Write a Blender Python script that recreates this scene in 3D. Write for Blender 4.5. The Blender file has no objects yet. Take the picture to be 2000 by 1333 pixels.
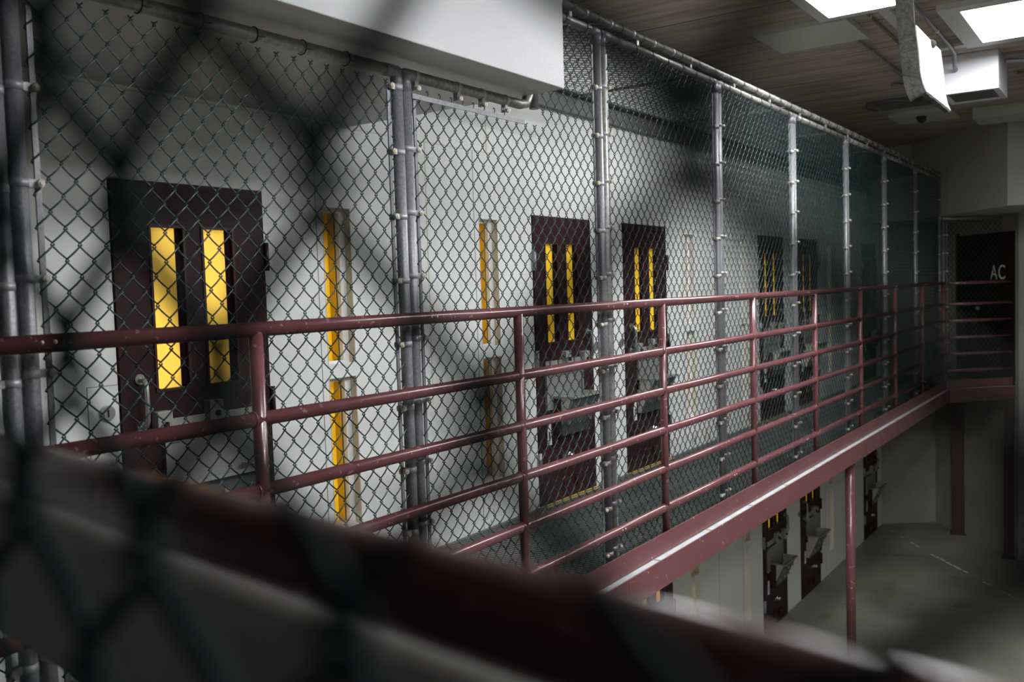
import bpy, math, random
from mathutils import Vector, Matrix
random.seed(7)
SC = bpy.context.scene
COL = SC.collection

# ---------------------------------------------------------------- camera
cam_data = bpy.data.cameras.new('camera')
cam = bpy.data.objects.new('camera', cam_data)
COL.objects.link(cam)
CAM = Vector((2.3966, 0.0, 1.6))
rot = Matrix(((0.81966, -0.00712, 0.57281), (0.57202, 0.06387, -0.81775), (-0.03076, 0.99793, 0.05643)))
cam.matrix_world = Matrix.Translation(CAM) @ rot.to_4x4()
cam_data.sensor_width = 36.0
cam_data.lens = 32.165
cam_data.clip_start = 0.02
cam_data.dof.use_dof = True
cam_data.dof.focus_distance = 4.3
cam_data.dof.aperture_fstop = 3.4
SC.camera = cam

# ---------------------------------------------------------------- world, exposure
world = bpy.data.worlds.new('world'); SC.world = world
world.use_nodes = True
bg = world.node_tree.nodes['Background']
bg.inputs[0].default_value = (0.75, 0.85, 1.0, 1)
bg.inputs[1].default_value = 0.03
SC.view_settings.view_transform = 'Standard'
SC.view_settings.look = 'None'
SC.view_settings.gamma = 1
SC.view_settings.exposure = 0.0
SC.view_settings.use_curve_mapping = False
LAMP = 54.0          # brightness of the ceiling lamp diffusers

# ---------------------------------------------------------------- materials
def mat(name, base, rough=0.6, metal=0.0, noise=None, bump=0.0, bscale=80, emit=None, estr=0.0, stretch=(1, 1, 1), specks=None, spec=0.5):
    """noise=(scale, colour2, contrast) mixes a second colour; specks=(scale, colour, threshold) adds small marks"""
    m = bpy.data.materials.new(name); m.use_nodes = True
    nt = m.node_tree; n = nt.nodes; l = nt.links
    b = n['Principled BSDF']
    b.inputs['Base Color'].default_value = (*base, 1)
    b.inputs['Roughness'].default_value = rough
    b.inputs['Metallic'].default_value = metal
    b.inputs['Specular IOR Level'].default_value = spec
    tc = n.new('ShaderNodeTexCoord')
    mp = n.new('ShaderNodeMapping'); mp.inputs['Scale'].default_value = stretch
    l.new(tc.outputs['Object'], mp.inputs[0])
    out = None
    if noise:
        t = n.new('ShaderNodeTexNoise'); t.inputs['Scale'].default_value = noise[0]; t.inputs['Detail'].default_value = 6
        l.new(mp.outputs[0], t.inputs['Vector'])
        r = n.new('ShaderNodeValToRGB')
        c = noise[2]
        r.color_ramp.elements[0].position = 0.5 - c; r.color_ramp.elements[1].position = 0.5 + c
        r.color_ramp.elements[0].color = (*base, 1); r.color_ramp.elements[1].color = (*noise[1], 1)
        l.new(t.outputs['Fac'], r.inputs[0]); out = r.outputs[0]
    if specks:
        v = n.new('ShaderNodeTexNoise'); v.inputs['Scale'].default_value = specks[0]; v.inputs['Detail'].default_value = 3
        l.new(mp.outputs[0], v.inputs['Vector'])
        r2 = n.new('ShaderNodeValToRGB')
        r2.color_ramp.elements[0].position = specks[2]; r2.color_ramp.elements[1].position = specks[2] + 0.03
        r2.color_ramp.elements[0].color = (0, 0, 0, 1); r2.color_ramp.elements[1].color = (1, 1, 1, 1)
        l.new(v.outputs['Fac'], r2.inputs[0])
        mx = n.new('ShaderNodeMix'); mx.data_type = 'RGBA'
        l.new(r2.outputs[0], mx.inputs[0])
        if out: l.new(out, mx.inputs[6])
        else: mx.inputs[6].default_value = (*base, 1)
        mx.inputs[7].default_value = (*specks[1], 1)
        out = mx.outputs[2]
    if out: l.new(out, b.inputs['Base Color'])
    if bump:
        t2 = n.new('ShaderNodeTexNoise'); t2.inputs['Scale'].default_value = bscale; t2.inputs['Detail'].default_value = 3
        l.new(mp.outputs[0], t2.inputs['Vector'])
        bp = n.new('ShaderNodeBump'); bp.inputs['Strength'].default_value = bump; bp.inputs['Distance'].default_value = 0.002
        l.new(t2.outputs['Fac'], bp.inputs['Height']); l.new(bp.outputs[0], b.inputs['Normal'])
    if emit:
        b.inputs['Emission Color'].default_value = (*emit, 1); b.inputs['Emission Strength'].default_value = estr
    return m

M = {}
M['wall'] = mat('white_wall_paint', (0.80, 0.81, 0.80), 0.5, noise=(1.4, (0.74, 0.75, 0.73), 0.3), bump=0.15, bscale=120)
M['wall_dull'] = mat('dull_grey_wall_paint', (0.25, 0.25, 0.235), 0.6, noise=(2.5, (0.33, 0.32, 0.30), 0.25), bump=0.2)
M['duct'] = mat('white_textured_duct_paint', (0.40, 0.40, 0.41), 0.42, bump=0.5, bscale=190)
M['caulk'] = mat('yellowed_caulk', (0.62, 0.59, 0.46), 0.7)
M['seam'] = mat('dark_panel_seam', (0.22, 0.22, 0.21), 0.7)
M['maroon'] = mat('maroon_rail_paint', (0.112, 0.038, 0.043), 0.22, noise=(9, (0.135, 0.052, 0.056), 0.22), specks=(42, (0.26, 0.15, 0.15), 0.655), stretch=(1, 0.35, 1))
M['maroon_beam'] = mat('maroon_beam_paint', (0.135, 0.045, 0.049), 0.42, noise=(5, (0.165, 0.06, 0.064), 0.25), specks=(30, (0.6, 0.5, 0.5), 0.70))
M['door'] = mat('dark_maroon_door_paint', (0.026, 0.0085, 0.011), 0.45, noise=(6, (0.034, 0.012, 0.015), 0.25), spec=0.2)
M['door_end'] = mat('near_black_maroon_door_paint', (0.012, 0.006, 0.008), 0.5, spec=0.2)
M['door_rim'] = mat('maroon_door_trim_paint', (0.04, 0.011, 0.014), 0.4)
M['galv'] = mat('galvanised_steel', (0.12, 0.12, 0.13), 0.42, metal=0.3, noise=(110, (0.24, 0.24, 0.26), 0.25), bump=0.1)
M['galv_old'] = mat('weathered_galvanised_steel', (0.15, 0.146, 0.138), 0.42, metal=0.3, noise=(55, (0.31, 0.30, 0.285), 0.2), stretch=(1, 0.25, 1))
M['band'] = mat('bright_steel_band', (0.32, 0.32, 0.345), 0.4, metal=0.3)
M['bolt'] = mat('yellowed_nut', (0.55, 0.50, 0.40), 0.5)
M['wire'] = mat('dark_green_vinyl_wire', (0.007, 0.031, 0.028), 0.3)
M['roofwire'] = mat('grey_roof_wire', (0.045, 0.055, 0.055), 0.4)
M['wire_near'] = mat('matte_dark_green_wire', (0.008, 0.022, 0.022), 0.7, spec=0.12)
M['black'] = mat('black_tie_wire', (0.012, 0.014, 0.014), 0.4)
M['steel'] = mat('brushed_steel', (0.42, 0.42, 0.41), 0.35, metal=0.7)
M['hopper_side'] = mat('cream_hopper_side', (0.50, 0.48, 0.42), 0.5)
M['hopper_dark'] = mat('dark_grey_hopper', (0.10, 0.108, 0.11), 0.4, metal=0.1)
M['plate'] = mat('grey_port_plate', (0.27, 0.27, 0.265), 0.4, metal=0.2)
M['liner'] = mat('dark_slot_liner', (0.02, 0.008, 0.009), 0.95, spec=0.0)
M['lockplate'] = mat('light_lock_housing', (0.34, 0.34, 0.325), 0.4, metal=0.2)
M['chrome'] = mat('chrome', (0.7, 0.7, 0.7), 0.15, metal=1.0)
M['yellow'] = mat('yellow_window_film', (0.80, 0.52, 0.02), 0.45, emit=(1.0, 0.56, 0.02), estr=0.30)
M['yellow_hot'] = mat('yellow_window_film_lit_cell', (0.80, 0.56, 0.06), 0.45, emit=(1.0, 0.60, 0.08), estr=0.72)
M['yellow_side'] = mat('yellow_film_return', (0.62, 0.38, 0.01), 0.5)
M['yellow_line'] = mat('yellow_threshold_paint', (0.62, 0.38, 0.04), 0.6, noise=(30, (0.35, 0.28, 0.12), 0.2))
M['tan'] = mat('tan_window_reveal', (0.62, 0.55, 0.42), 0.6)
M['cream'] = mat('cream_window_reveal', (0.74, 0.73, 0.64), 0.6)
M['angle'] = mat('grey_steel_angle', (0.17, 0.17, 0.165), 0.5)
M['frame'] = mat('grey_window_frame', (0.82, 0.82, 0.82), 0.4)
M['gap'] = mat('black_gasket', (0.01, 0.01, 0.01), 0.6)
M['deck'] = mat('dark_grey_ribbed_deck', (0.075, 0.078, 0.08), 0.45, noise=(7, (0.11, 0.112, 0.112), 0.25))
M['lip'] = mat('pale_grey_concrete_lip', (0.46, 0.48, 0.49), 0.6, noise=(12, (0.34, 0.36, 0.37), 0.2))
M['ceil'] = None
M['white_metal'] = mat('white_painted_metal', (0.66, 0.66, 0.69), 0.4)
M['lampframe'] = mat('lamp_frame_paint', (0.5, 0.52, 0.5), 0.4)
M['diffuser'] = mat('lit_lamp_diffuser', (0.8, 0.8, 0.8), 0.5, emit=(0.975, 0.99, 1.0), estr=LAMP)
M['panel'] = mat('grey_ceiling_panel', (0.42, 0.44, 0.40), 0.5)
M['soffit'] = mat('grey_white_soffit_paint', (0.36, 0.36, 0.36), 0.6)
M['tray_dark'] = mat('dark_grille', (0.10, 0.11, 0.11), 0.5)
M['foam'] = mat('white_insulation_face', (0.82, 0.82, 0.84), 0.85, noise=(30, (0.62, 0.61, 0.64), 0.2), bump=1.0, bscale=60)
M['foam_dark'] = mat('dark_fibrous_edge', (0.03, 0.03, 0.028), 0.95, noise=(40, (0.085, 0.085, 0.075), 0.2), bump=1.0, bscale=90)
M['bar'] = mat('grey_painted_raceway', (0.36, 0.345, 0.33), 0.6, noise=(4, (0.30, 0.29, 0.28), 0.3))
M['letter'] = mat('white_stencil_paint', (0.7, 0.7, 0.68), 0.6)
M['rust'] = mat('rust_stain', (0.40, 0.31, 0.17), 0.8)
M['tag'] = mat('white_tag', (0.8, 0.8, 0.85), 0.6)

def ceiling_mat():
    m = bpy.data.materials.new('board_marked_concrete'); m.use_nodes = True
    nt = m.node_tree; n = nt.nodes; l = nt.links; b = n['Principled BSDF']; b.inputs['Roughness'].default_value = 0.85
    tc = n.new('ShaderNodeTexCoord'); mp = n.new('ShaderNodeMapping'); mp.inputs['Scale'].default_value = (0.6, 4.5, 1)
    l.new(tc.outputs['Object'], mp.inputs[0])
    t = n.new('ShaderNodeTexNoise'); t.inputs['Scale'].default_value = 2.2; t.inputs['Detail'].default_value = 8
    l.new(mp.outputs[0], t.inputs['Vector'])
    r = n.new('ShaderNodeValToRGB'); r.color_ramp.elements[0].position = 0.3; r.color_ramp.elements[1].position = 0.75
    r.color_ramp.elements[0].color = (0.22, 0.185, 0.155, 1); r.color_ramp.elements[1].color = (0.46, 0.39, 0.33, 1)
    l.new(t.outputs['Fac'], r.inputs[0])
    # board joints every 0.66 m across y
    sx = n.new('ShaderNodeSeparateXYZ'); l.new(tc.outputs['Object'], sx.inputs[0])
    w = n.new('ShaderNodeTexNoise'); w.inputs['Scale'].default_value = 1.1; l.new(tc.outputs['Object'], w.inputs['Vector'])
    a = n.new('ShaderNodeMath'); a.operation = 'MULTIPLY_ADD'; l.new(w.outputs['Fac'], a.inputs[0]); a.inputs[1].default_value = 0.05
    l.new(sx.outputs['Y'], a.inputs[2])
    d = n.new('ShaderNodeMath'); d.operation = 'DIVIDE'; l.new(a.outputs[0], d.inputs[0]); d.inputs[1].default_value = 0.95
    f = n.new('ShaderNodeMath'); f.operation = 'FRACT'; l.new(d.outputs[0], f.inputs[0])
    c = n.new('ShaderNodeMath'); c.operation = 'LESS_THAN'; l.new(f.outputs[0], c.inputs[0]); c.inputs[1].default_value = 0.02
    mx = n.new('ShaderNodeMix'); mx.data_type = 'RGBA'; l.new(c.outputs[0], mx.inputs[0]); l.new(r.outputs[0], mx.inputs[6])
    mx.inputs[7].default_value = (0.07, 0.06, 0.05, 1)
    l.new(mx.outputs[2], b.inputs['Base Color'])
    bp = n.new('ShaderNodeBump'); bp.inputs['Strength'].default_value = 0.3; bp.inputs['Distance'].default_value = 0.01
    l.new(t.outputs['Fac'], bp.inputs['Height']); l.new(bp.outputs[0], b.inputs['Normal'])
    return m
M['ceil'] = ceiling_mat()

def floor_mat():
    m = bpy.data.materials.new('polished_concrete_floor'); m.use_nodes = True
    nt = m.node_tree; n = nt.nodes; l = nt.links; b = n['Principled BSDF']; b.inputs['Roughness'].default_value = 0.32
    tc = n.new('ShaderNodeTexCoord')
    t = n.new('ShaderNodeTexNoise'); t.inputs['Scale'].default_value = 0.9; t.inputs['Detail'].default_value = 9; t.inputs['Roughness'].default_value = 0.65
    l.new(tc.outputs['Object'], t.inputs['Vector'])
    r = n.new('ShaderNodeValToRGB'); r.color_ramp.elements[0].position = 0.35; r.color_ramp.elements[1].position = 0.68
    r.color_ramp.elements[0].color = (0.15, 0.148, 0.125, 1); r.color_ramp.elements[1].color = (0.29, 0.285, 0.25, 1)
    l.new(t.outputs['Fac'], r.inputs[0])
    s = n.new('ShaderNodeTexNoise'); s.inputs['Scale'].default_value = 2.6; s.inputs['Detail'].default_value = 5
    l.new(tc.outputs['Object'], s.inputs['Vector'])
    r2 = n.new('ShaderNodeValToRGB'); r2.color_ramp.elements[0].position = 0.62; r2.color_ramp.elements[1].position = 0.78
    l.new(s.outputs['Fac'], r2.inputs[0])
    mx = n.new('ShaderNodeMix'); mx.data_type = 'RGBA'; l.new(r2.outputs[0], mx.inputs[0]); l.new(r.outputs[0], mx.inputs[6])
    mx.inputs[7].default_value = (0.06, 0.058, 0.05, 1)
    l.new(mx.outputs[2], b.inputs['Base Color'])
    l.new(t.outputs['Fac'], b.inputs['Roughness'])
    return m
M['floor'] = floor_mat()

# ---------------------------------------------------------------- mesh helper
class MB:
    def __init__(s): s.v = []; s.f = []; s.s = []
    def box(s, x0, x1, y0, y1, z0, z1):
        b = len(s.v)
        s.v += [(x, y, z) for z in (z0, z1) for y in (y0, y1) for x in (x0, x1)]
        for q in ((0, 2, 3, 1), (4, 5, 7, 6), (0, 1, 5, 4), (2, 6, 7, 3), (0, 4, 6, 2), (1, 3, 7, 5)):
            s.f.append(tuple(b + i for i in q)); s.s.append(False)
        return s
    def obox(s, p0, p1, th, z0, z1, side=0.0):
        """upright slab from p0 to p1 (xy), thickness th, centre line shifted by side"""
        d = Vector((p1[0] - p0[0], p1[1] - p0[1])).normalized(); nrm = Vector((-d.y, d.x))
        a, c = side - th / 2, side + th / 2
        pts = [(p0[0] + nrm.x * a, p0[1] + nrm.y * a), (p1[0] + nrm.x * a, p1[1] + nrm.y * a), (p1[0] + nrm.x * c, p1[1] + nrm.y * c), (p0[0] + nrm.x * c, p0[1] + nrm.y * c)]
        return s.prism(pts, z0, z1)
    def prism(s, pts, z0, z1):
        b = len(s.v); k = len(pts)
        s.v += [(x, y, z0) for x, y in pts] + [(x, y, z1) for x, y in pts]
        s.f.append(tuple(b + i for i in reversed(range(k)))); s.s.append(False)
        s.f.append(tuple(b + k + i for i in range(k))); s.s.append(False)
        for i in range(k):
            j = (i + 1) % k
            s.f.append((b + i, b + j, b + k + j, b + k + i)); s.s.append(False)
        return s
    def extrude_y(s, pts, y0, y1):
        """closed profile in xz swept along y"""
        b = len(s.v); k = len(pts)
        s.v += [(x, y0, z) for x, z in pts] + [(x, y1, z) for x, z in pts]
        s.f.append(tuple(b + i for i in range(k))); s.s.append(False)
        s.f.append(tuple(b + k + i for i in reversed(range(k)))); s.s.append(False)
        for i in range(k):
            j = (i + 1) % k
            s.f.append((b + j, b + i, b + k + i, b + k + j)); s.s.append(False)
        return s
    def tube(s, pts, r, n=12, closed=False, caps=True):
        pts = [Vector(p) for p in pts]; K = len(pts); rings = []
        ref = None
        for i, p in enumerate(pts):
            if closed: t = (pts[(i + 1) % K] - pts[i - 1])
            else: t = pts[min(i + 1, K - 1)] - pts[max(i - 1, 0)]
            t.normalize()
            if ref is None:
                ref = t.orthogonal().normalized()
            ref = (ref - t * ref.dot(t)).normalized()
            w = t.cross(ref)
            b = len(s.v)
            for k in range(n):
                a = 2 * math.pi * k / n
                s.v.append(tuple(p + (ref * math.cos(a) + w * math.sin(a)) * r))
            rings.append(b)
        for i in range(K if closed else K - 1):
            a, c = rings[i], rings[(i + 1) % K]
            for k in range(n):
                k2 = (k + 1) % n
                s.f.append((a + k, a + k2, c + k2, c + k)); s.s.append(True)
        if caps and not closed:
            s.f.append(tuple(rings[0] + k for k in reversed(range(n)))); s.s.append(False)
            s.f.append(tuple(rings[-1] + k for k in range(n))); s.s.append(False)
        return s
    def dome(s, c, r, n=14, m=6, axis=(0, 0, -1)):
        ax = Vector(axis).normalized(); u = ax.orthogonal().normalized(); w = ax.cross(u); c = Vector(c)
        rings = []
        for i in range(m):
            a = math.pi / 2 * i / m
            b = len(s.v); rings.append(b)
            for k in range(n):
                q = 2 * math.pi * k / n
                s.v.append(tuple(c + ax * math.sin(a) * r + (u * math.cos(q) + w * math.sin(q)) * math.cos(a) * r))
        s.v.append(tuple(c + ax * r)); tip = len(s.v) - 1
        for i in range(m - 1):
            for k in range(n):
                k2 = (k + 1) % n
                s.f.append((rings[i] + k, rings[i] + k2, rings[i + 1] + k2, rings[i + 1] + k)); s.s.append(True)
        for k in range(n):
            s.f.append((rings[-1] + k, rings[-1] + (k + 1) % n, tip)); s.s.append(True)
        s.f.append(tuple(rings[0] + k for k in reversed(range(n)))); s.s.append(False)
        return s
    def mesh(s, name, m, m2=None, m2faces=()):
        me = bpy.data.meshes.new(name); me.from_pydata(s.v, [], s.f); me.update()
        me.polygons.foreach_set('use_smooth', s.s)
        me.materials.append(m)
        if m2:
            me.materials.append(m2)
            for i in m2faces: me.polygons[i].material_index = 1
        return me
    def build(s, name, m, parent=None, loc=(0, 0, 0), bevel=0.0, **kw):
        me = s.mesh(name, m, **kw)
        return put(name, me, parent, loc, bevel)

def put(name, me, parent=None, loc=(0, 0, 0), bevel=0.0):
    o = bpy.data.objects.new(name, me); COL.objects.link(o)
    o.location = loc
    if parent: o.parent = parent
    if bevel:
        b = o.modifiers.new('bevel', 'BEVEL'); b.width = bevel; b.segments = 2; b.limit_method = 'ANGLE'; b.angle_limit = math.radians(40)
    return o
def empty(name, loc=(0, 0, 0), rz=0.0):
    o = bpy.data.objects.new(name, None); COL.objects.link(o); o.location = loc; o.rotation_euler = (0, 0, rz); o.empty_display_size = 0.1
    return o
def tag(o, label, cat, group=None, kind=None):
    o['label'] = label; o['category'] = cat
    if group: o['group'] = group
    if kind: o['kind'] = kind
    return o
def struct(o, label=None):
    o['kind'] = 'structure'
    return o

WX = -1.257          # face of the cell wall
LF = -2.488          # lower floor level
DZ = 3.6             # ceiling level
DOORS = [(2.248, 'L'), (5.505, 'R'), (6.875, 'L'), (10.12, 'R'), (11.50, 'L'), (14.62, 'R')]
DW = 0.815
WINS = [(3.474, 0.212), (4.872, 0.212), (8.13, 0.205), (9.56, 0.17), (12.78, 0.205)]

# ================================================================ SETTING
def wall_grid(ys, zs, holes, x0, x1):
    """solid slab between x0 (back) and x1 (face) with rectangular openings"""
    mb = MB()
    ys = sorted(set(ys)); zs = sorted(set(zs))
    def open_(ya, za):
        return any(a < ya < b and c < za < d for a, b, c, d in holes)
    for i in range(len(ys) - 1):
        j = 0
        while j < len(zs) - 1:
            ym = (ys[i] + ys[i + 1]) / 2
            if open_(ym, (zs[j] + zs[j + 1]) / 2): j += 1; continue
            k = j
            while k + 1 < len(zs) - 1 and not open_(ym, (zs[k + 1] + zs[k + 2]) / 2): k += 1
            mb.box(x0, x1, ys[i], ys[i + 1], zs[j], zs[k + 1])
            j = k + 1
    return mb
holes = []
for base in (0.0, LF):
    for y0, s in DOORS:
        holes.append((y0 - 0.005, y0 + DW + 0.005, base + 0.0, base + 2.13))
    for y0, w in WINS:
        holes.append((y0, y0 + w, base + 1.215, base + 2.08)); holes.append((y0, y0 + w, base + 0.30, base + 1.15))
ys = [-2.0, 15.76] + [h[0] for h in holes] + [h[1] for h in holes]
zs = [LF, -0.06, DZ] + [h[2] for h in holes] + [h[3] for h in holes]
wl = wall_grid(ys, zs, holes, WX - 0.16, WX).build('wall_left', M['wall']); struct(wl)
# joints, caulk lines and stains on that wall
cm = MB()
cm.box(WX, WX + 0.002, -1.5, 15.7, 2.514, 2.520)
cm.box(WX, WX + 0.002, 4.975, 4.987, 2.524, 2.88)
cm.box(WX, WX + 0.002, 4.34, 4.348, 0.9, 2.514)
cm.build('caulk_line', M['caulk'], wl)
sm = MB()
for y in (1.934, 3.428, 4.822, 8.07, 9.5): sm.box(WX, WX + 0.0015, y, y + 0.004, 0, 2.514)
for z, w in ((1.13, 1),):
    sm.box(WX, WX + 0.0015, 2.10, 2.104, 0.0, 1.24); sm.box(WX, WX + 0.0015, 2.10, 2.24, 1.24, 1.243)
for y in (8.826, 9.5, 12.6, 13.6): sm.box(WX, WX + 0.0015, y, y + 0.004, LF, -0.3)
sm.build('panel_seam', M['seam'], wl)
rs = MB()
for i in range(46):
    y = random.choice([4.9, 5.3, 8.25, 8.6, 9.75, 9.9, 12.9]) + random.uniform(-0.06, 0.06)
    h = random.uniform(0.02, 0.10); w = random.uniform(0.006, 0.02)
    z = random.uniform(0.0, 0.12)
    rs.prism([(WX, y - w / 2), (WX + 0.0012, y - w / 2), (WX + 0.0012, y + w / 2), (WX, y + w / 2)], z, z + h)
rs.build('rust_stain', M['rust'], wl)
# grey steel angle along the top of the wall
tr = MB(); tr.box(WX, WX + 0.05, 3.73, 15.0, 2.92, 3.06); tr.box(WX, WX + 0.12, 3.73, 15.0, 3.052, 3.06)
struct(tr.build('trim_1', M['angle']))

fl = MB().box(-1.6, 9.0, -3.0, 19.0, LF - 0.1, LF).build('floor', M['floor']); struct(fl)
jm = MB()
jm.box(0.815, 0.829, -2.0, 13.9, LF, LF + 0.002)
jm.obox((0.815, 11.9), (6.0, 12.05), 0.014, LF, LF + 0.002)
jm.build('floor_joint', M['seam'], fl)
# remains of a painted white line
pm = MB()
pl = [(-1.237, 15.673), (-0.981, 15.343), (-0.233, 14.365), (0.194, 13.84), (0.688, 13.234), (0.991, 12.902), (1.118, 12.777), (1.9, 11.9)]
for i in range(len(pl) - 1):
    a = Vector(pl[i]); c = Vector(pl[i + 1]); L = (c - a).length; d = (c - a) / L; s = 0.0
    while s < L:
        seg = random.uniform(0.03, 0.18)
        if random.random() < (0.75 if i in (0, 2, 3, 4, 6) else 0.35):
            p = a + d * s; q = a + d * min(s + seg, L); w = random.uniform(0.015, 0.035)
            nrm = Vector((-d.y, d.x)); o = random.uniform(-0.012, 0.012)
            pts = [p + nrm * (o - w / 2), p + d * 0.4 * (q - p).length + nrm * (o - w * 0.7), q + nrm * (o - w / 2), q + nrm * (o + w / 3), p + d * 0.5 * (q - p).length + nrm * (o + w * 0.6), p + nrm * (o + w / 2)]
            pm.prism([tuple(v) for v in pts], LF + 0.0005, LF + 0.0025)
        s += seg + random.uniform(0.01, 0.06)
pm.build('worn_paint_line', M['letter'], fl)

struct(MB().box(-1.42, 9.0, -3.0, 19.0, DZ, DZ + 0.15).build('ceiling', M['ceil']))

# far end walls
WA = [(-1.257, 15.76), (-0.53, 16.32), (0.86, 14.695)]
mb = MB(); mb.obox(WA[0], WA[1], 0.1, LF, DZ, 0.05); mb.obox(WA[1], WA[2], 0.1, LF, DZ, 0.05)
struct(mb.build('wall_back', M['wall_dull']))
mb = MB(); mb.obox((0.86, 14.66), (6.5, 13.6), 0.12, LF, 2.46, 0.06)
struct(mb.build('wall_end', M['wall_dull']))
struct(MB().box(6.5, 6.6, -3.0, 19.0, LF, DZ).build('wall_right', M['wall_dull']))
# dropped white soffit above the far landing
pts = [(-1.257, 15.2), (-1.257, 14.95), (-0.58, 14.9), (-0.09, 14.32), (0.90, 13.1), (6.5, 14.2), (6.5, 14.5), (0.95, 15.0), (-0.5, 16.4), (-1.257, 15.9)]
struct(MB().prism(pts, 2.46, DZ - 0.001).build('trim_2', M['soffit']))
# ceiling slab edge beam beside the far air box
# walkway deck
dk = MB().prism([(WX, -2.0), (0.045, -2.0), (0.045, 14.08), (0.80, 14.83), (0.55, 15.1), (-0.5, 16.3), (WX, 15.8)], -0.06, 0.0).build('walkway', M['deck']); struct(dk)
rb = MB()
y = 3.0
while y < 14.0:                                     # raised anti-slip ribs
    rb.box(WX + 0.03, -0.16, y, y + 0.010, 0.0, 0.004)
    y += 0.034
rb.build('deck_rib', M['tray_dark'], dk)
MB().box(-0.02, 0.070, 0.4, 14.08, -0.004, 0.002).build('deck_edge', M['lip'], dk)
eb = MB(); eb.box(0.046, 0.076, 0.3, 14.08, -0.165, 0.0); eb.box(-0.03, 0.046, 0.3, 14.08, -0.165, -0.153)
for i in range(14):
    eb.box(0.0755, 0.079, 4.35, 4.41, -0.085, -0.02) if i == 5 else None
eb.build('edge_beam', M['maroon_beam'], dk, bevel=0.004)
gp = MB()
for k in range(18): gp.box(0.034, 0.0705, 1.72 + k * 0.756, 1.728 + k * 0.756, 0.0018, 0.0032)
gp.build('lip_joint', M['black'], dk)
tp = MB(); tp.box(0.024, 0.032, 0.4, 14.06, 0.008, 0.124)
tp.build('toe_plate', M['maroon_beam'], dk)
FW0 = (0.0, 14.06); FW1 = (0.78, 14.80)
fd = Vector((FW1[0] - FW0[0], FW1[1] - FW0[1])).normalized()
mb = MB(); mb.obox(FW0, FW1, 0.008, 0.008, 0.124, -0.028); mb.build('toe_plate', M['maroon_beam'], dk)
mb = MB(); mb.obox(FW0, FW1, 0.02, -0.19, -0.003, -0.045); mb.build('edge_beam', M['maroon_beam'], dk)
mb = MB(); mb.obox(FW0, FW1, 0.06, -0.004, 0.002, -0.02); mb.build('deck_edge', M['lip'], dk)
# threshold paint in front of each upper door
th = MB()
for y0, s in DOORS: th.box(WX + 0.003, WX + 0.03, y0, y0 + DW, 0.0, 0.006); th.box(WX + 0.05, WX + 0.062, y0, y0 + DW, 0.0, 0.005)
th.build('threshold_line', M['yellow_line'], dk)

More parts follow.
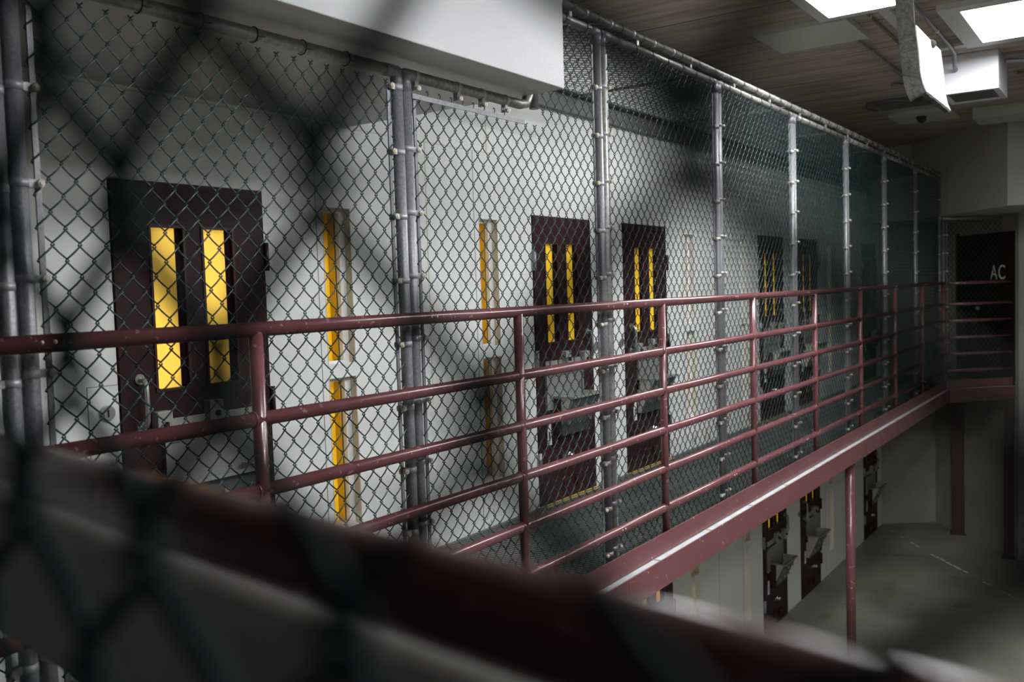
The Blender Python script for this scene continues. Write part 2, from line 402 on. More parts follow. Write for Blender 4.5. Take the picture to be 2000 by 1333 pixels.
# ================================================================ cell doors
NDOOR = [0]
def cell_door(y0, side, base, hot=False):
    """side L: handle at low y, hinges at high y"""
    NDOOR[0] += 1
    root = empty('door_%d' % NDOOR[0], (WX, y0, base)); struct(root)
    w = DW; H = 2.127
    def Y(a, b):
        return (a, b) if side == 'L' else (w - b, w - a)
    # leaf with two tall slots
    mb = MB()
    z0, z1 = 1.20, 1.925
    sl = [(0.182, 0.344), (0.456, 0.618)] if side == 'L' else [(0.150, 0.312), (0.438, 0.600)]
    F, B = 0.012, -0.016
    mb.box(B, F, 0, w, 0.006, z0); mb.box(B, F, 0, w, z1, H)
    mb.box(B, F, 0, sl[0][0], z0, z1); mb.box(B, F, sl[0][1], sl[1][0], z0, z1); mb.box(B, F, sl[1][1], w, z0, z1)
    mb.build('door_leaf', M['door'], root)
    for a, b in sl:
        fr = MB()
        for q in ((a - 0.012, a, z0 - 0.012, z1 + 0.012), (b, b + 0.012, z0 - 0.012, z1 + 0.012), (a, b, z0 - 0.012, z0), (a, b, z1, z1 + 0.012)):
            fr.box(F, F + 0.006, *q)
        f = fr.build('slot_trim', M['door_rim'], root)
        MB().box(B, F - 0.012, b - 0.022, b + 0.0001, z0, z1).box(B, F - 0.001, a - 0.0001, a + 0.002, z0, z1).build('slot_liner', M['liner'], root)
        MB().box(B - 0.006, B, a - 0.005, b + 0.005, z0 - 0.01, z1 + 0.01).build('window_pane', M['yellow_hot' if hot else 'yellow'], root)
    # hinges
    hy = w + 0.006 if side == 'L' else -0.006
    for z in (0.33, 1.08, 1.80):
        mb = MB(); mb.tube([(0.022, hy, z - 0.07), (0.022, hy, z + 0.07)], 0.012, 10); mb.box(0.001, 0.014, hy - 0.012, hy + 0.02, z - 0.06, z + 0.06)
        mb.build('hinge', M['door_rim'] if side == 'L' else M['band'], root)
    # pull handle
    c = Y(0.09, 0.09)[0]
    mb = MB(); mb.tube([(0.012, c, 1.255), (0.05, c, 1.25), (0.062, c, 1.225), (0.064, c, 1.15), (0.062, c, 1.075), (0.05, c, 1.05), (0.012, c, 1.045)], 0.011, 10)
    mb.tube([(0.012, c, 1.255), (0.02, c, 1.255)], 0.024, 12); mb.tube([(0.012, c, 1.045), (0.02, c, 1.045)], 0.024, 12)
    mb.build('pull_handle', M['steel'], root)
    # lock housings on a strap
    a, b = Y(0.21, 0.71)
    mb = MB(); mb.box(0.012, 0.020, a, b, 1.005, 1.062)
    st = mb.build('lock_strap', M['lockplate'], root)
    sc = MB()
    for t in (0.05, 0.28, 0.46, 0.66): sc.dome((0.020, a + (b - a) * t, 1.034), 0.007, 8, 3, (1, 0, 0))
    sc.build('screw', M['steel'], st)
    for (p, q, za, zb) in ((0.14, 0.215, 0.985, 1.105), (0.415, 0.49, 1.005, 1.125)):
        a, b = Y(p, q)
        h = MB().box(0.012, 0.062, a, b, za, zb).build('lock_box', M['lockplate'], root, bevel=0.003)
        k = MB(); cy = (a + b) / 2; cz = (za + zb) / 2
        k.tube([(0.062, cy, cz), (0.068, cy, cz)], 0.014, 12); k.box(0.066, 0.084, cy - 0.004, cy + 0.004, cz - 0.014, cz + 0.014)
        k.build('keyway', M['door_rim'], h)
    # food port: back plate and wedge hopper
    a, b = Y(0.19, 0.72)
    mb = MB(); mb.box(0.012, 0.020, a, b, 0.70, 0.985); mb.box(0.020, 0.03, a, b, 0.955, 0.985)
    mb.box(0.020, 0.032, a, a + 0.02, 0.70, 0.985); mb.box(0.020, 0.032, b - 0.02, b, 0.70, 0.985)
    mb.build('port_plate', M['plate'], root)
    a, b = Y(0.19, 0.615)
    t = 0.006; zt, zb = 0.80, 0.50; xt, xb = 0.185, 0.045
    hop = empty_child('food_hopper', root)
    for yy in (a, b - t):
        mb = MB(); mb.extrude_y([(0.012, zb), (xb, zb), (xt, zt), (0.012, zt)], yy, yy + t)
        mb.build('hopper_side', M['hopper_side'], hop)
    MB().box(0.012, 0.085, a - 0.004, a + 0.0, zb, zt - 0.02).build('shroud', M['door_rim'], hop) if side == 'R' else MB().box(0.012, 0.085, b, b + 0.004, zb, zt - 0.02).build('shroud', M['door_rim'], hop)
    mb = MB(); mb.extrude_y([(xb, zb), (xb + t, zb - 0.004), (xt + t, zt), (xt, zt)], a - 0.004, b + 0.004)
    mb.extrude_y([(0.012, zb - t), (xb + t, zb - t), (xb + t, zb), (0.012, zb)], a, b)
    mb.build('hopper_front', M['hopper_dark'], hop)
    mb = MB(); mb.box(0.012, 0.17, a - 0.012, a, zt - 0.014, zt); mb.box(0.012, 0.17, b, b + 0.012, zt - 0.014, zt); mb.box(0.17, 0.205, a - 0.012, b + 0.012, zt - 0.014, zt)
    mb.build('hopper_rim', M['plate'], hop)
    mb = MB()
    for q in (0.15, 0.5, 0.85): mb.box(0.15, 0.172, a + (b - a) * q - 0.012, a + (b - a) * q + 0.012, 0.70, 0.725); mb.box(0.10, 0.12, a + (b - a) * q - 0.012, a + (b - a) * q + 0.012, 0.585, 0.605)
    mb.build('hopper_latch', M['steel'], hop)
    # hanging tag, foot bolt and kick blocks
    c = 0.135
    mb = MB()
    for s in (-1, 1): mb.prism([(0.0135, c + s * 0.004), (0.016, c + s * 0.004), (0.016, c + s * 0.03), (0.0135, c + s * 0.03)], 0.44, 0.47) ; mb.v[-8:] = [(x, y_, z_) for x, y_, z_ in mb.v[-8:]]
    mb.extrude_y([(0.0135, 0.44), (0.017, 0.44), (0.017, 0.56), (0.0135, 0.56)], c - 0.026, c - 0.012)
    mb.extrude_y([(0.0135, 0.44), (0.017, 0.44), (0.017, 0.56), (0.0135, 0.56)], c + 0.012, c + 0.026)
    mb.box(0.0135, 0.018, c - 0.02, c + 0.02, 0.54, 0.60)
    mb.build('white_tag', M['tag'], root)
    c = Y(0.44, 0.44)[0]
    mb = MB(); mb.tube([(0.012, c, 0.33), (0.05, c, 0.33)], 0.028, 14); mb.dome((0.05, c, 0.33), 0.028, 14, 4, (1, 0, 0)); mb.box(0.012, 0.03, c - 0.09, c - 0.03, 0.315, 0.345)
    mb.build('foot_bolt', M['chrome'], root)
    mb = MB()
    for q in (0.3, 0.5): 
        cc = Y(q, q)[0]; mb.box(0.012, 0.04, cc - 0.03, cc + 0.03, 0.13, 0.165); mb.box(0.012, 0.03, cc - 0.012, cc + 0.012, 0.08, 0.13)
    mb.build('kick_block', M['door_rim'], root)
    # round key switch on the wall beside the handle edge
    ky = -0.064 if side == 'L' else w + 0.064
    mb = MB(); mb.tube([(0.0005, ky, 1.125), (0.014, ky, 1.125)], 0.034, 20)
    k = mb.build('key_switch', M['steel'], root, bevel=0.002)
    MB().box(0.014, 0.0155, ky - 0.004, ky + 0.004, 1.108, 1.14).build('keyhole', M['black'], k)
    # black void behind
    return root
def empty_child(name, parent):
    o = bpy.data.objects.new(name, None); COL.objects.link(o); o.parent = parent; o.empty_display_size = 0.05
    return o
for i, (y0, s) in enumerate(DOORS): cell_door(y0, s, 0.0, hot=(i == 0))
for i, (y0, s) in enumerate(DOORS):
    if i >= 2: cell_door(y0, s, LF)

# ================================================================ cell windows
NW = [0]
def cell_window(y0, w, base, yellow=True):
    for z0, z1 in ((1.215, 2.08), (0.30, 1.15)):
        NW[0] += 1
        root = empty('window_%d' % NW[0], (WX, y0, base)); struct(root)
        D = -0.045
        mb = MB(); e = 0.003
        mb.box(D, 0.001, w - 0.006, w, z0, z1); mb.box(D, 0.001, 0, 0.006, z0, z1)
        mb.build('window_reveal', M['tan'] if y0 < 6 and base == 0.0 else M['cream'], root)
        mb = MB(); mb.box(D, 0.001, 0.006, w - 0.006, z1 - 0.006, z1); mb.box(D, 0.001, 0.006, w - 0.006, z0, z0 + 0.006)
        mb.box(D - 0.03, D, w - 0.05, w, z0, z1); mb.box(D - 0.03, D, 0, 0.02, z0, z1)
        mb.box(D - 0.03, D, 0.02, w - 0.05, z1 - 0.03, z1); mb.box(D - 0.03, D, 0.02, w - 0.05, z0, z0 + 0.02)
        fr = mb.build('window_frame', M['frame'], root)
        mb = MB()
        for k in range(6): mb.dome((D, w - 0.02, z0 + 0.08 + k * (z1 - z0 - 0.16) / 5), 0.004, 8, 3, (1, 0, 0))
        mb.build('screw', M['steel'], fr)
        MB().box(D - 0.08, D - 0.029, w - 0.056, w - 0.05, z0 + 0.02, z1 - 0.03).build('gasket', M['gap'], root)
        MB().box(D - 0.075, D - 0.03, w - 0.062, w - 0.056, z0 + 0.02, z1 - 0.03).build('film_return', M['yellow_side'], root)
        MB().box(D - 0.08, D - 0.075, 0, w - 0.05, z0, z1).build('window_pane', M['yellow'], root)
for y0, w in WINS: cell_window(y0, w, 0.0)
for y0, w in WINS[2:]: cell_window(y0, w, LF)

# ================================================================ duct box above the first bays
struct(MB().box(WX, 0.13, -1.6, 3.73, 2.532, DZ - 0.001).build('trim_3', M['duct'], bevel=0.004))

# ================================================================ chain link
def chain_mesh(name, W, H, m, z0=0.0, r=0.0027, px=0.079, pz=0.0895, n=5, depth=0.0065, skip=None):
    """vertical zigzag wires hooked into one another, in local xz plane; x 0..W, z z0..H"""
    verts = []; faces = []
    cw = px / 2; hz = pz / 2; ov = r * 1.25
    ncol = int(W / cw)
    off = (W - ncol * cw) / 2
    K = int(round((H - z0) / hz))
    for k in range(ncol):
        path = []
        for i in range(K + 1):
            c = k + ((i + k) % 2)
            xc = off + c * cw; z = z0 + i * hz
            right = (c == k + 1)
            xe = xc + (ov if right else -ov)
            if skip and skip(xc, z):
                if len(path) > 3: emit_wire(verts, faces, path, r, n)
                path = []; continue
            sgn = 1 if right else -1        # segment arriving from below
            e1 = -depth if right else depth
            e2 = -e1
            path.append((xc - sgn * cw * 0.5, e1 * 1.1, z - hz * 0.5)) if i > 0 else None
            path.append((xe - sgn * (cw * 0.20 + ov * 0.5), e1 * 0.85, z - hz * 0.22))
            path.append((xe - sgn * 0.0004, e1 * 0.7, z - 0.0026))
            path.append((xe - sgn * 0.0004, e2 * 0.7, z + 0.0026))
            path.append((xe - sgn * (cw * 0.20 + ov * 0.5), e2 * 0.85, z + hz * 0.22))
        if len(path) > 3: emit_wire(verts, faces, path, r, n)
    me = bpy.data.meshes.new(name); me.from_pydata(verts, [], faces); me.update()
    me.polygons.foreach_set('use_smooth', [True] * len(faces)); me.materials.append(m)
    return me
def emit_wire(verts, faces, path, r, n):
    K = len(path); b0 = len(verts)
    cs = [(math.cos(2 * math.pi * k / n) * r, math.sin(2 * math.pi * k / n) * r) for k in range(n)]
    for i in range(K):
        a = path[max(i - 1, 0)]; c = path[min(i + 1, K - 1)]
        tx, tz = c[0] - a[0], c[2] - a[2]
        L = math.hypot(tx, tz) or 1; tx /= L; tz /= L
        nx, nz = -tz, tx
        p = path[i]
        for u, w in cs: verts.append((p[0] + nx * u, p[1] + w, p[2] + nz * u))
    for i in range(K - 1):
        for k in range(n):
            k2 = (k + 1) % n; a = b0 + i * n; c = a + n
            faces.append((a + k, c + k, c + k2, a + k2))

# band (ring round a post + tab) and its nut; local origin at post centre, tab towards +x
PR = 0.0235
def band_mesh():
    mb = MB()
    n = 18; b = len(mb.v)
    for z in (-0.011, 0.011):
        for k in range(n):
            a = 2 * math.pi * k / n; mb.v.append(((PR + 0.002) * math.cos(a), (PR + 0.002) * math.sin(a), z))
    for k in range(n):
        k2 = (k + 1) % n; mb.f.append((b + k, b + k2, b + n + k2, b + n + k)); mb.s.append(True)
    mb.f.append(tuple(b + n + k for k in range(n))); mb.s.append(False)
    mb.f.append(tuple(b + k for k in reversed(range(n)))); mb.s.append(False)
    mb.box(PR - 0.003, PR + 0.034, -0.012, -0.0085, -0.011, 0.011)
    mb.box(PR - 0.003, PR + 0.034, 0.0085, 0.012, -0.011, 0.011)
    return mb.mesh('tension_band', M['band'])
def nut_mesh():
    mb = MB(); mb.tube([(PR + 0.026, -0.030, 0), (PR + 0.026, 0.016, 0)], 0.0065, 6)
    mb.tube([(PR + 0.026, -0.026, 0), (PR + 0.026, -0.013, 0)], 0.011, 6)
    return mb.mesh('nut', M['bolt'])
BAND, NUT = band_mesh(), nut_mesh()
_r = MB(); _r.tube([(0, 0, -0.011), (0, 0, 0.011)], PR + 0.002, 18); RING = _r.mesh('band', M['band'])
def tie_mesh():
    mb = MB(); mb.tube([(0, (PR + 0.003) * math.cos(a), (PR + 0.003) * math.sin(a)) for a in [2 * math.pi * k / 16 for k in range(16)]], 0.0022, 6, closed=True)
    mb.tube([(0.0, -PR, -0.006), (0.01, -PR - 0.004, -0.010), (0.030, -PR - 0.004, -0.007)], 0.0022, 5)
    return mb.mesh('wire_tie', M['black'])
TIE = tie_mesh()

FX = -0.095
POSTS = [1.25, 2.83, 4.47, 6.12, 7.755, 9.40, 10.985, 12.64, 14.27]
HI, LO = 2.985, 2.485
mesh_cache = {}
LABELS = [
 'chain-link panel at the far left edge, cropped by the frame',
 'chain-link panel under the white duct, in front of the first maroon door',
 'chain-link panel with a stepped top where the white duct ends',
 'chain-link panel in front of the third cell door and a narrow cream window',
 'chain-link panel in front of the fourth cell door with thin yellow slots',
 'chain-link panel in front of the fifth cell door, half hidden by its left post',
 'dim chain-link panel in front of the sixth and farthest cell door',
 'dark chain-link panel, second before the far corner post',
 'last dark chain-link panel, ending at the far corner post',
]
def fence_panel(ya, yb, za, zb, label, idx, stepped=False):
    """one framed panel between two posts; origin at the foot of its first post, local x runs along the tier"""
    root = empty('chain_link_panel', (FX, ya + 0.026, 0.0), math.radians(90)); tag(root, label, 'fence', 'framed chain-link panels along the walkway')
    W = yb - ya - 0.052
    for x, top in ((0.0, za), (W, zb)):
        MB().tube([(x, 0, 0.0), (x, 0, top - 0.01)], PR, 16).build('post', M['galv_old'] if x == 0 and idx in (3,) else M['galv'], root)
        mb = MB(); mb.tube([(x, 0, top - 0.07), (x, 0, top)], PR + 0.0015, 16)
        s = 1 if x == 0 else -1
        mb.tube([(x, 0, top), (x + s * 0.075, 0, top)], PR + 0.0015, 16); mb.dome((x, 0, top), PR + 0.0015, 16, 5, (0, 0, 1))
        mb.build('corner_fitting', M['galv'], root)
    if not stepped:
        MB().tube([(0.02, 0, za), (W - 0.02, 0, zb)], PR, 16).build('top_rail', M['galv_old'], root)
    else:
        st = 3.655 - ya
        mb = MB(); mb.tube([(0.02, 0, LO), (st, 0, LO), (st + 0.05, 0, LO + 0.01), (st + 0.08, 0, LO + 0.06)], PR, 16)
        mb.build('top_rail', M['galv_old'], root)
        MB().tube([(st + 0.125, 0, LO - 0.005), (st + 0.125, 0, HI)], PR, 16).build('post', M['galv'], root)
        MB().tube([(st + 0.11, 0, HI), (W - 0.02, 0, HI)], PR, 16).build('top_rail', M['galv_old'], root)
        MB().box(0.03, st + 0.02, -0.012, -0.006, LO - 0.093, LO - 0.073).build('tension_bar', M['galv'], root)
        for q in (0.06, 0.34, 0.52, 0.70):
            b = put('tension_band', BAND, root, (q, 0, LO)); b.rotation_euler = (math.radians(0), math.radians(90), 0)
            n = put('nut', NUT, b)
        for q in range(8):
            x = 0.12 + q * 0.079
            MB().tube([(x + 0.009 * math.cos(a), -0.012 + 0.004 * math.sin(a * 0.5), LO - 0.064 + 0.012 * math.sin(a)) for a in [math.pi * (1.25 + 1.6 * k / 8) for k in range(9)]] , 0.0024, 5).build('hook', M['wire'], root)
    # tension bars and bands
    for x, s, top in ((0.0, 1, za), (W, -1, zb)):
        bx = x + s * 0.052
        MB().box(bx - 0.008, bx + 0.008, -0.003, 0.003, 0.06, top - 0.08).build('tension_bar', M['galv'], root)
        z = 0.10 + (0.0 if s < 0 else 0.02)
        while z < top - 0.05:
            b = put('tension_band', BAND, root, (x, 0, z))
            if s < 0: b.rotation_euler = (0, 0, math.pi)
            if s < 0:
                n = put('nut', NUT, b); n.rotation_euler = (math.pi, 0, 0)
            else: put('nut', NUT, b)
            z += 0.258
    # ties on the top rail
    x = 0.17
    while x < W - 0.1:
        top = (LO if x < 0.8 else HI) if stepped else za + (zb - za) * x / W
        if not (stepped and x < 1.0): put('wire_tie', TIE, root, (x, 0, top))
        x += 0.215
    key = (round(W, 1), round(min(za, zb), 2), stepped)
    if key not in mesh_cache:
        sk = (lambda xc, z: z > LO - 0.06 and xc < 3.80 - ya) if stepped else None
        mesh_cache[key] = chain_mesh('chain_link_mesh', W - 0.085, (HI if stepped else min(za, zb)) - 0.03, M['wire'], z0=0.02, skip=sk)
    me = mesh_cache[key]
    o = put('chain_link', me, root, (0.0425, 0, 0)); o['kind'] = 'stuff'
    del o['kind']
    # steel foot plates
    for x in (0.0, W):
        MB().box(x - 0.025, x + 0.025, -0.04, 0.04, 0.0, 0.008).build('base_plate', M['galv'], root)
    return root
fence_panel(-0.35, POSTS[0], LO, LO, LABELS[0], 0)
fence_panel(POSTS[0], POSTS[1], LO, LO, LABELS[1], 1)
fence_panel(POSTS[1], POSTS[2], LO, HI, LABELS[2], 2, stepped=True)
for i in range(2, 8): fence_panel(POSTS[i], POSTS[i + 1], HI, HI, LABELS[i + 1], i + 1)

# far landing panel, facing the camera
def far_panel():
    a = Vector((-0.07, 14.33)); b = Vector((0.72, 15.11)); L = (b - a).length
    root = empty('chain_link_panel', (a.x, a.y, 0), math.atan2(b.y - a.y, b.x - a.x))
    tag(root, 'chain-link panel across the far landing, in front of the dark door lettered AC', 'fence', 'framed chain-link panels along the walkway')
    for x in (0.02, L - 0.02):
        MB().tube([(x, 0, 0), (x, 0, 2.42)], PR, 14).build('post', M['galv'], root)
        s = 1 if x < 0.1 else -1
        z = 0.12
        while z < 2.4:
            o = put('tension_band', BAND, root, (x, 0, z)); 
            if s < 0: o.rotation_euler = (0, 0, math.pi)
            put('nut', NUT, o); z += 0.258
        MB().box(x + s * 0.05 - 0.007, x + s * 0.05 + 0.007, -0.003, 0.003, 0.05, 2.36).build('tension_bar', M['galv'], root)
    MB().tube([(0, 0, 2.42), (L, 0, 2.42)], PR, 14).build('top_rail', M['galv_old'], root)
    put('chain_link', chain_mesh('chain_link_mesh', L - 0.1, 2.4, M['wire'], z0=0.02), root, (0.05, 0, 0))
far_panel()

# mesh roof over the walkway with its own pipe along the front
root = empty('mesh_roof', (FX, 3.80, 3.06)); tag(root, 'chain-link roof over the walkway with a banded pipe above the fence', 'mesh roof')
MB().tube([(0, 0, 0), (0, 10.47, 0)], PR, 16).build('front_pipe', M['galv_old'], root)
LR = 10.4; WR = abs(WX - FX) - 0.06
me = chain_mesh('roof_mesh', LR, WR, M['roofwire'], z0=0.0, n=4, r=0.0026)
o = put('roof_mesh', me, root, (0.0, 0.02, 0.0))
# local x -> +y, local z -> -x
o.rotation_euler = Matrix(((0, 0, -1), (1, 0, 0), (0, -1, 0))).to_euler()
y = 0.25
while y < 10.4:
    b = put('band', RING, root, (0, y, 0)); b.rotation_euler = (math.pi / 2, 0, 0)
    t = put('wire_tie', TIE, root, (0, y + 0.12, 0)); t.rotation_euler = (0, 0, math.pi / 2)
    y += 0.27
for k in range(7):
    MB().box(-WR - 0.02, -0.02, 0.65 + k * 1.63, 0.67 + k * 1.63, -0.02, 0.0).build('cross_bar', M['galv_old'], root)
for k in range(14):
    MB().box(-0.006, 0.006, 0.36 + k * 0.76, 0.385 + k * 0.76, -0.075, -0.02).build('clip', M['band'], root)

# ================================================================ guard railings
RR = 0.0235
RZ = [1.495, 1.2, 0.963, 0.727, 0.491, 0.255]
def railing(root, pts, L, ends=True):
    for i, z in enumerate(RZ):
        MB().tube([(0, 0, z), (L, 0, z)] if not i == 0 else [(0, 0, z), (L * 0.5, 0, z), (L, 0, z)], RR + (0.001 if i == 0 else 0), 18).build('top_rail' if i == 0 else 'middle_rail', M['maroon'], root)
    for x in pts:
        mb = MB(); mb.tube([(x, 0, 0.0), (x, 0, RZ[0])], RR - 0.0005, 18)
        for z in RZ[1:]:                                   # weld beads
            mb.tube([(x - RR - 0.003, (RR + 0.0015) * math.cos(a), z + (RR + 0.0015) * math.sin(a)) for a in [2 * math.pi * k / 14 for k in range(14)]], 0.0035, 5, closed=True)
        mb.build('post', M['maroon'], root)
r1 = empty('guard_railing', (0, 0.45, 0), math.radians(90))
tag(r1, 'long maroon pipe railing running along the walkway in front of the fence', 'railing')
PY = [1.965 - 0.45 + 1.5116 * k for k in range(9)]
PY[-1] -= 0.07
railing(r1, [0.004] + PY, 14.05 - 0.45)
sc = MB()
for y in POSTS:
    for z, d in ((RZ[0], 0.03), (RZ[5], -0.05)):
        for k in (0, 0.035):
            sc.dome((y - 0.45 + d + k - 0.03, -RR + 0.001, z + 0.004), 0.0065, 8, 3, (0, -1, 0))
sc.build('screw', M['steel'], r1)
r2 = empty('guard_railing', (fd.x * 0.06, 14.05 + fd.y * 0.06, 0), math.atan2(fd.y, fd.x))
tag(r2, 'short dim maroon pipe railing across the far landing, below the dark door', 'railing')
LL = (Vector(FW1) - Vector(FW0)).length - 0.06
railing(r2, [LL], LL)

# support columns below the tier
LC = empty('support_column', (0.0, 9.08, LF)); tag(LC, 'round maroon column standing on the lower floor under the beam', 'column')
MB().tube([(0, 0, 0.01), (0, 0, -LF - 0.18)], 0.044, 24).build('shaft', M['maroon'], LC)
MB().box(-0.08, 0.05, -0.08, 0.08, 0, 0.012).build('base_plate', M['maroon_beam'], LC)
MB().box(-0.07, 0.045, -0.09, 0.09, -LF - 0.19, -LF - 0.178).build('cap_plate', M['maroon_beam'], LC)
SC2 = empty('support_column', (-0.01, 15.72, LF)); tag(SC2, 'wide square dark maroon column against the lower back wall', 'column')
mb = MB(); mb.obox((-0.17, 0.0), (0.17, 0.06), 0.12, 0.012, -LF - 0.08); mb.build('shaft', M['door_rim'], SC2)
mb = MB(); mb.obox((-0.2, 0.0), (0.2, 0.06), 0.2, 0.0, 0.012); mb.build('base_plate', M['door_rim'], SC2)
SC3 = empty('support_column', (0.74, 14.72, LF)); tag(SC3, 'thin dark maroon column under the right end of the far landing', 'column')
MB().box(-0.06, 0.06, -0.05, 0.05, 0.012, -LF - 0.18).build('shaft', M['door_rim'], SC3)
MB().box(-0.09, 0.09, -0.09, 0.09, 0.0, 0.012).build('base_plate', M['door_rim'], SC3)

# far landing door with letters
P0 = Vector((-0.53, 16.32)); dd = Vector((0.65, -0.76)).normalized(); nn = Vector((dd.y, -dd.x))
nn = -nn if nn.dot(Vector((2.4, 0)) - P0) < 0 else nn
NDOOR[0] += 1
dr = empty('door_%d' % NDOOR[0], (P0.x + dd.x * 0.70, P0.y + dd.y * 0.70, 0.0), math.atan2(dd.y, dd.x)); struct(dr)
MB().box(0, 1.36, -0.03, 0.0, 0.01, 2.21).build('door_leaf', M['door_end'], dr)
MB().box(-0.03, 0.0, -0.04, 0.0, 0, 2.25).build('door_frame', M['door_rim'], dr)
MB().tube([(0.55, -0.03, 1.1), (0.55, -0.07, 1.1)], 0.03, 12).build('door_handle', M['steel'], dr)
cu = bpy.data.curves.new('lettering', 'FONT'); cu.body = 'AC'; cu.size = 0.30; cu.extrude = 0.002; cu.space_character = 1.15
to = bpy.data.objects.new('tmp', cu); COL.objects.link(to)
bpy.context.view_layer.update()
tm = bpy.data.meshes.new_from_object(to); COL.objects.unlink(to); bpy.data.objects.remove(to)
tm.name = 'lettering'; tm.materials.clear(); tm.materials.append(M['letter'])
lt = put('lettering', tm, dr, (0.84, -0.034, 1.53)); lt.rotation_euler = (math.pi / 2, 0, 0); lt.scale = (0.8, 1, 1)

# ================================================================ ceiling fittings
def lamp(x0, x1, y0, y1, label, group=None, frame=0.085, wide=False):
    r = empty('ceiling_lamp', ((x0 + x1) / 2, (y0 + y1) / 2, DZ)); tag(r, label, 'lamp', group)
    w, h = (x1 - x0) / 2, (y1 - y0) / 2; f = frame
    mb = MB()
    for q in ((-w - f, -w, -h - f, h + f), (w, w + f, -h - f, h + f), (-w, w, -h - f, -h), (-w, w, h, h + f)): mb.box(q[0], q[1], q[2], q[3], -0.045, -0.001)
    mb.build('lamp_frame', M['lampframe'], r)
    MB().box(-w, w, -h, h, -0.035, -0.002).build('diffuser', M['diffuser'], r)
    return r
lamp(0.40, 0.90, 5.90, 7.11, 'lit ceiling lamp cut by the top edge, left of the hanging insulation')
l2 = lamp(1.215, 1.78, 7.62, 8.74, 'lit ceiling lamp in the top right corner, behind the hanging insulation', frame=0.14)
mb = MB(); mb.box(-0.78, -0.50, -1.3, -1.16, -0.03, -0.001); mb.box(-0.78, -0.70, -1.16, 0.6, -0.03, -0.001); mb.box(-0.78, -0.42, 0.6, 0.70, -0.03, -0.001)
mb.build('mounting_flange', M['lampframe'], l2)
lamp(2.15, 2.70, 1.9, 3.05, 'unseen fill lamp added over the dayroom', 'ceiling lamps out of view over the dayroom')
lamp(3.6, 4.2, 3.2, 4.4, 'unseen fill lamp added over the dayroom', 'ceiling lamps out of view over the dayroom')  # out of view, added as fill for the floor and its bounce
for _x, _y in ((3.9, 3.6), (2.2, 4.7)): lamp(_x, _x + 0.6, _y, _y + 1.2, 'unseen fill lamp added over the dayroom', 'ceiling lamps out of view over the dayroom')  # first one is another unseen fill lamp, added to light the lower floor

pn = empty('ceiling_panel', (0.13, 7.59, DZ)); tag(pn, 'flat grey rectangular box fixed to the ceiling left of the lit lamp', 'panel')
MB().box(-0.36, 0.36, -0.34, 0.34, -0.045, -0.001).build('cover', M['panel'], pn)
ab = empty('air_box', (1.05, 9.55, DZ)); tag(ab, 'white square air diffuser box hanging from the ceiling behind the insulation', 'air vent')
mb = MB(); mb.box(-0.26, 0.22, -0.30, 0.30, -0.33, -0.001); mb.build('housing', M['white_metal'], ab, bevel=0.006)
mb = MB()
mb.box(-0.21, 0.17, -0.25, 0.25, -0.334, -0.331); g = mb.build('grille', M['tray_dark'], ab)
mb = MB(); mb.box(-0.26, -0.21, -0.30, 0.30, -0.345, -0.33); mb.box(0.17, 0.22, -0.30, 0.30, -0.345, -0.33); mb.box(-0.21, 0.17, -0.30, -0.25, -0.345, -0.33); mb.box(-0.21, 0.17, 0.25, 0.30, -0.345, -0.33)
mb.build('flange', M['white_metal'], ab)
def conduit(pts, label, r=0.014, m='galv'):
    o = empty('conduit', pts[0]); tag(o, label, 'pipe', 'steel conduits under the ceiling')
    p0 = Vector(pts[0])
    MB().tube([tuple(Vector(p) - p0) for p in pts], r, 12).build('tube', M[m], o)
    for t in (0.3, 0.72):
        q = Vector(pts[0]).lerp(Vector(pts[1]), t) - p0
        MB().tube([tuple(q - Vector((0, 0.02, 0))), tuple(q + Vector((0, 0.02, 0)))], r + 0.005, 12).build('coupling', M['band'], o)
conduit([(0.378, 7.92, 3.57), (0.378, 9.7, 3.57), (0.378, 10.05, 3.57), (0.30, 10.12, 3.57), (0.2, 10.05, 3.57)], 'grey conduit starting at the corner of the flat ceiling panel', 0.018, 'galv_old')
conduit([(0.63, 6.6, 3.585), (0.62, 9.2, 3.585)], 'thin dark conduit between the ceiling panel and the hanging insulation', 0.010, 'hopper_dark')
conduit([(0.975, 6.3, 3.555), (0.972, 8.72, 3.555), (0.965, 8.92, 3.54), (0.94, 9.08, 3.50), (0.93, 9.15, 3.47), (0.93, 9.225, 3.46)], 'bright conduit passing behind the insulation and bending into the white box', 0.018)
conduit([(1.30, 9.46, 3.52), (2.3, 10.1, 3.53), (4.0, 11.1, 3.53)], 'steel conduit leaving the right side of the white box', 0.02)
conduit([(1.30, 10.3, 3.56), (2.4, 10.7, 3.56), (4.0, 11.5, 3.56)], 'thin pale pipe below the conduit at the right edge', 0.012)
bx = empty('camera_housing', (0.1, 12.2, DZ)); tag(bx, 'grey ceiling box with a small black camera dome beyond the insulation', 'camera')
MB().box(-0.35, 0.35, -0.30, 0.42, -0.05, -0.001).build('housing', M['panel'], bx)
mb = MB(); mb.tube([(-0.02, -0.05, -0.05), (-0.02, -0.05, -0.075)], 0.06, 16); mb.dome((-0.02, -0.05, -0.075), 0.055, 16, 6); mb.build('camera_dome', M['black'], bx)
b2 = empty('junction_box', (0.05, 11.1, DZ)); tag(b2, 'dark flat ceiling box with a looped cable, left of the camera box', 'electrical box')
MB().box(-0.25, 0.3, -0.12, 0.30, -0.05, -0.001).build('box_cover', M['tray_dark'], b2)
MB().tube([(0.25, -0.1, -0.06), (0.0, -0.35, -0.05), (-0.28, -0.3, -0.05), (-0.36, 0.0, -0.05), (-0.3, 0.25, -0.05)], 0.014, 8).build('cable', M['hopper_dark'], b2)
sp = empty('smoke_detector', (0.72, 12.5, DZ)); tag(sp, 'small round detector on the ceiling near the far white wall', 'smoke detector')
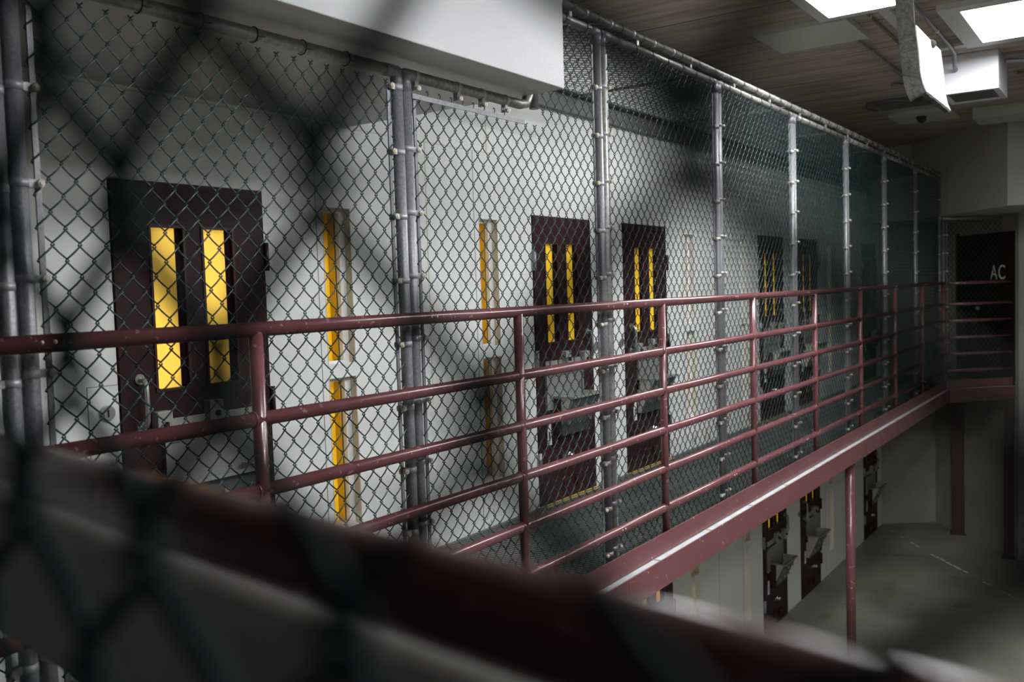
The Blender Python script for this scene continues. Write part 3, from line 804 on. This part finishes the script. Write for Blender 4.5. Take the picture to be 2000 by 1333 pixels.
mb = MB(); mb.tube([(0, 0, -0.02), (0, 0, -0.001)], 0.08, 18); mb.dome((0, 0, -0.02), 0.065, 18, 5); mb.build('detector_body', M['panel'], sp)
struct(MB().box(0.62, 6.4, 12.3, 12.9, 3.47, DZ - 0.001).build('trim_4', M['panel']))

# hanging strip of insulation, curled at the foot
hs = empty('hanging_insulation', (1.22, 5.5, DZ)); tag(hs, 'torn white insulation slab hanging from the ceiling with dark fibrous edge and curled foot', 'insulation')
def curl(th_in):
    path = [(0.02, 0.0), (0.005, -0.25), (0.0, -0.45), (0.01, -0.62), (0.025, -0.76), (0.035, -0.88), (0.043, -0.93), (0.052, -0.965), (0.062, -0.995), (0.073, -1.02)]
    return path
def strip(y0, y1, ztop, x_in, x_out, name, m, jag):
    path = [p for p in curl(0) if p[1] <= ztop + 0.001]
    mb = MB()
    ny = 10
    rows = []
    for j in range(ny + 1):
        y = y0 + (y1 - y0) * j / ny
        row = []
        for i, (x, z) in enumerate(path):
            a = path[max(i - 1, 0)]; c = path[min(i + 1, len(path) - 1)]
            t = Vector((c[0] - a[0], c[1] - a[1])).normalized(); nr = Vector((-t.y, t.x))
            jx = random.uniform(-jag, jag) if 0 < i else 0
            row.append(((x + nr.x * x_in, z + nr.y * x_in + (random.uniform(-jag, jag) if i in (0, len(path) - 1) else 0)), (x + nr.x * x_out, z + nr.y * x_out)))
        rows.append((y + random.uniform(-jag, jag) * (1 if j in (0, ny) else 0), row))
    K = len(path)
    for y, row in rows:
        for k in (0, 1):
            for p in row: mb.v.append((p[k][0], y + random.uniform(-jag, jag) * 0.6, p[k][1]))
    for j in range(ny):
        for k in (0, 1):
            for i in range(K - 1):
                a = j * 2 * K + k * K + i; c = (j + 1) * 2 * K + k * K + i
                mb.f.append((a, a + 1, c + 1, c) if k == 0 else (a, c, c + 1, a + 1)); mb.s.append(True)
        a = j * 2 * K; c = (j + 1) * 2 * K
        mb.f.append((a, c, c + K, a + K)); mb.s.append(False)
        mb.f.append((a + K - 1, a + 2 * K - 1, c + 2 * K - 1, c + K - 1)); mb.s.append(False)
    for j in (0, ny):
        for i in range(K - 1):
            a = j * 2 * K + i
            mb.f.append((a, a + K, a + K + 1, a + 1)); mb.s.append(False)
    return mb.build(name, m, hs)
strip(0.0, 0.03, 0.0, -0.005, 0.085, 'fibrous_edge', M['foam_dark'], 0.006)
strip(0.03, 0.74, -0.56, 0.055, 0.078, 'slab_core', M['foam_dark'], 0.004)
strip(0.028, 0.745, -0.555, 0.078, 0.090, 'white_face', M['foam'], 0.004)
MB().dome((0.098, 0.45, -0.63), 0.028, 10, 3, (1, 0, 0.1)).build('torn_hole', M['foam_dark'], hs)

# ================================================================ near side: wing where the viewpoint is
NA = -0.1307
ndir = Vector((1, NA)).normalized(); nrz = math.atan2(NA, 1)
# mesh right in front of the viewpoint: knots fall at x = 2.333 - 0.0395 k
def near_y(x): return 0.1092 + NA * (x - 2.349)
W = 1.4
px = 0.079 / math.sqrt(1) ; cw = px / 2
x_start = 2.349 - 24 * cw * ndir.x
nf = empty('chain_link_panel', (x_start, near_y(x_start), 0), nrz)
tag(nf, 'blurred dark chain-link mesh right in front of the viewpoint', 'fence')
ncol = int(W / cw)
zoff = 1.6172 - 36 * 0.042
nm = chain_mesh('chain_link_mesh', ncol * cw + 1e-4, 2.45, M['wire_near'], z0=zoff, n=8, r=0.003, depth=0.005, pz=0.084)
put('chain_link', nm, nf, (0, 0, 0))
MB().tube([(-0.05, 0, 0), (-0.05, 0, 2.485)], PR, 14).build('post', M['galv'], nf)
MB().tube([(W + 0.05, 0, 0), (W + 0.05, 0, 2.485)], PR, 14).build('post', M['galv'], nf)
MB().tube([(-0.05, 0, 2.485), (W + 0.05, 0, 2.485)], PR, 14).build('top_rail', M['galv'], nf)
struct(MB().prism([(0.85, -2.0), (6.4, -2.0), (6.4, 1.5), (2.6, 1.75), (1.25, 1.9), (0.85, 1.3)], 2.56, DZ - 0.001).build('shade_soffit', M['white_metal']))  # unseen soffit, added and shaped to keep lamp light off the near handrail
# handrail of that wing
a = Vector((1.665, 0.394)); b = Vector((2.167, 0.322)); d = (b - a).normalized()
s0 = a - d * 1.2
nr = empty('guard_railing', (s0.x, s0.y, 0), math.atan2(d.y, d.x)); tag(nr, 'blurred dark maroon handrail crossing the bottom of the frame', 'railing')
MB().tube([(0, 0, 1.455), (2.9, 0, 1.455)], RR, 20).build('top_rail', M['maroon'], nr)
for x in (0.0, 2.9): MB().tube([(x, 0, 0), (x, 0, 1.455)], RR, 18).build('post', M['maroon'], nr)
# grey raceway just beyond the handrail
a = Vector((1.11, 0.691)); b = Vector((1.985, 0.573)); d = (b - a).normalized(); s0 = a - d * 0.85
rw = empty('raceway', (s0.x, s0.y, 1.09), math.atan2(d.y, d.x)); tag(rw, 'blurred grey metal raceway below the near maroon handrail, lit along its top', 'raceway')
q = [(0.0, 0.0), (0.12, 0.0)] + [(0.06 + 0.06 * math.cos(t), 0.14 + 0.06 * math.sin(t)) for t in [math.pi * k / 12 for k in range(13)]]
mb = MB(); mb.extrude_y([(x, z) for x, z in q], 0, 2.9); mb.v = [(y, x - 0.03, z) for x, y, z in mb.v]; mb.s = [i > 1 for i in range(len(mb.f))]
mb.build('raceway_body', M['bar'], rw)
for x in (0.05, 2.85): MB().box(x - 0.02, x + 0.02, 0.01, 0.05, -1.09, 0.0).build('bracket', M['bar'], rw)
struct(MB().prism([(0.045, -2.0), (6.5, -2.0), (6.5, 0.2), (2.6, 0.55), (0.045, 0.95)], -0.12, 0.0).build('trim_5', M['deck']))
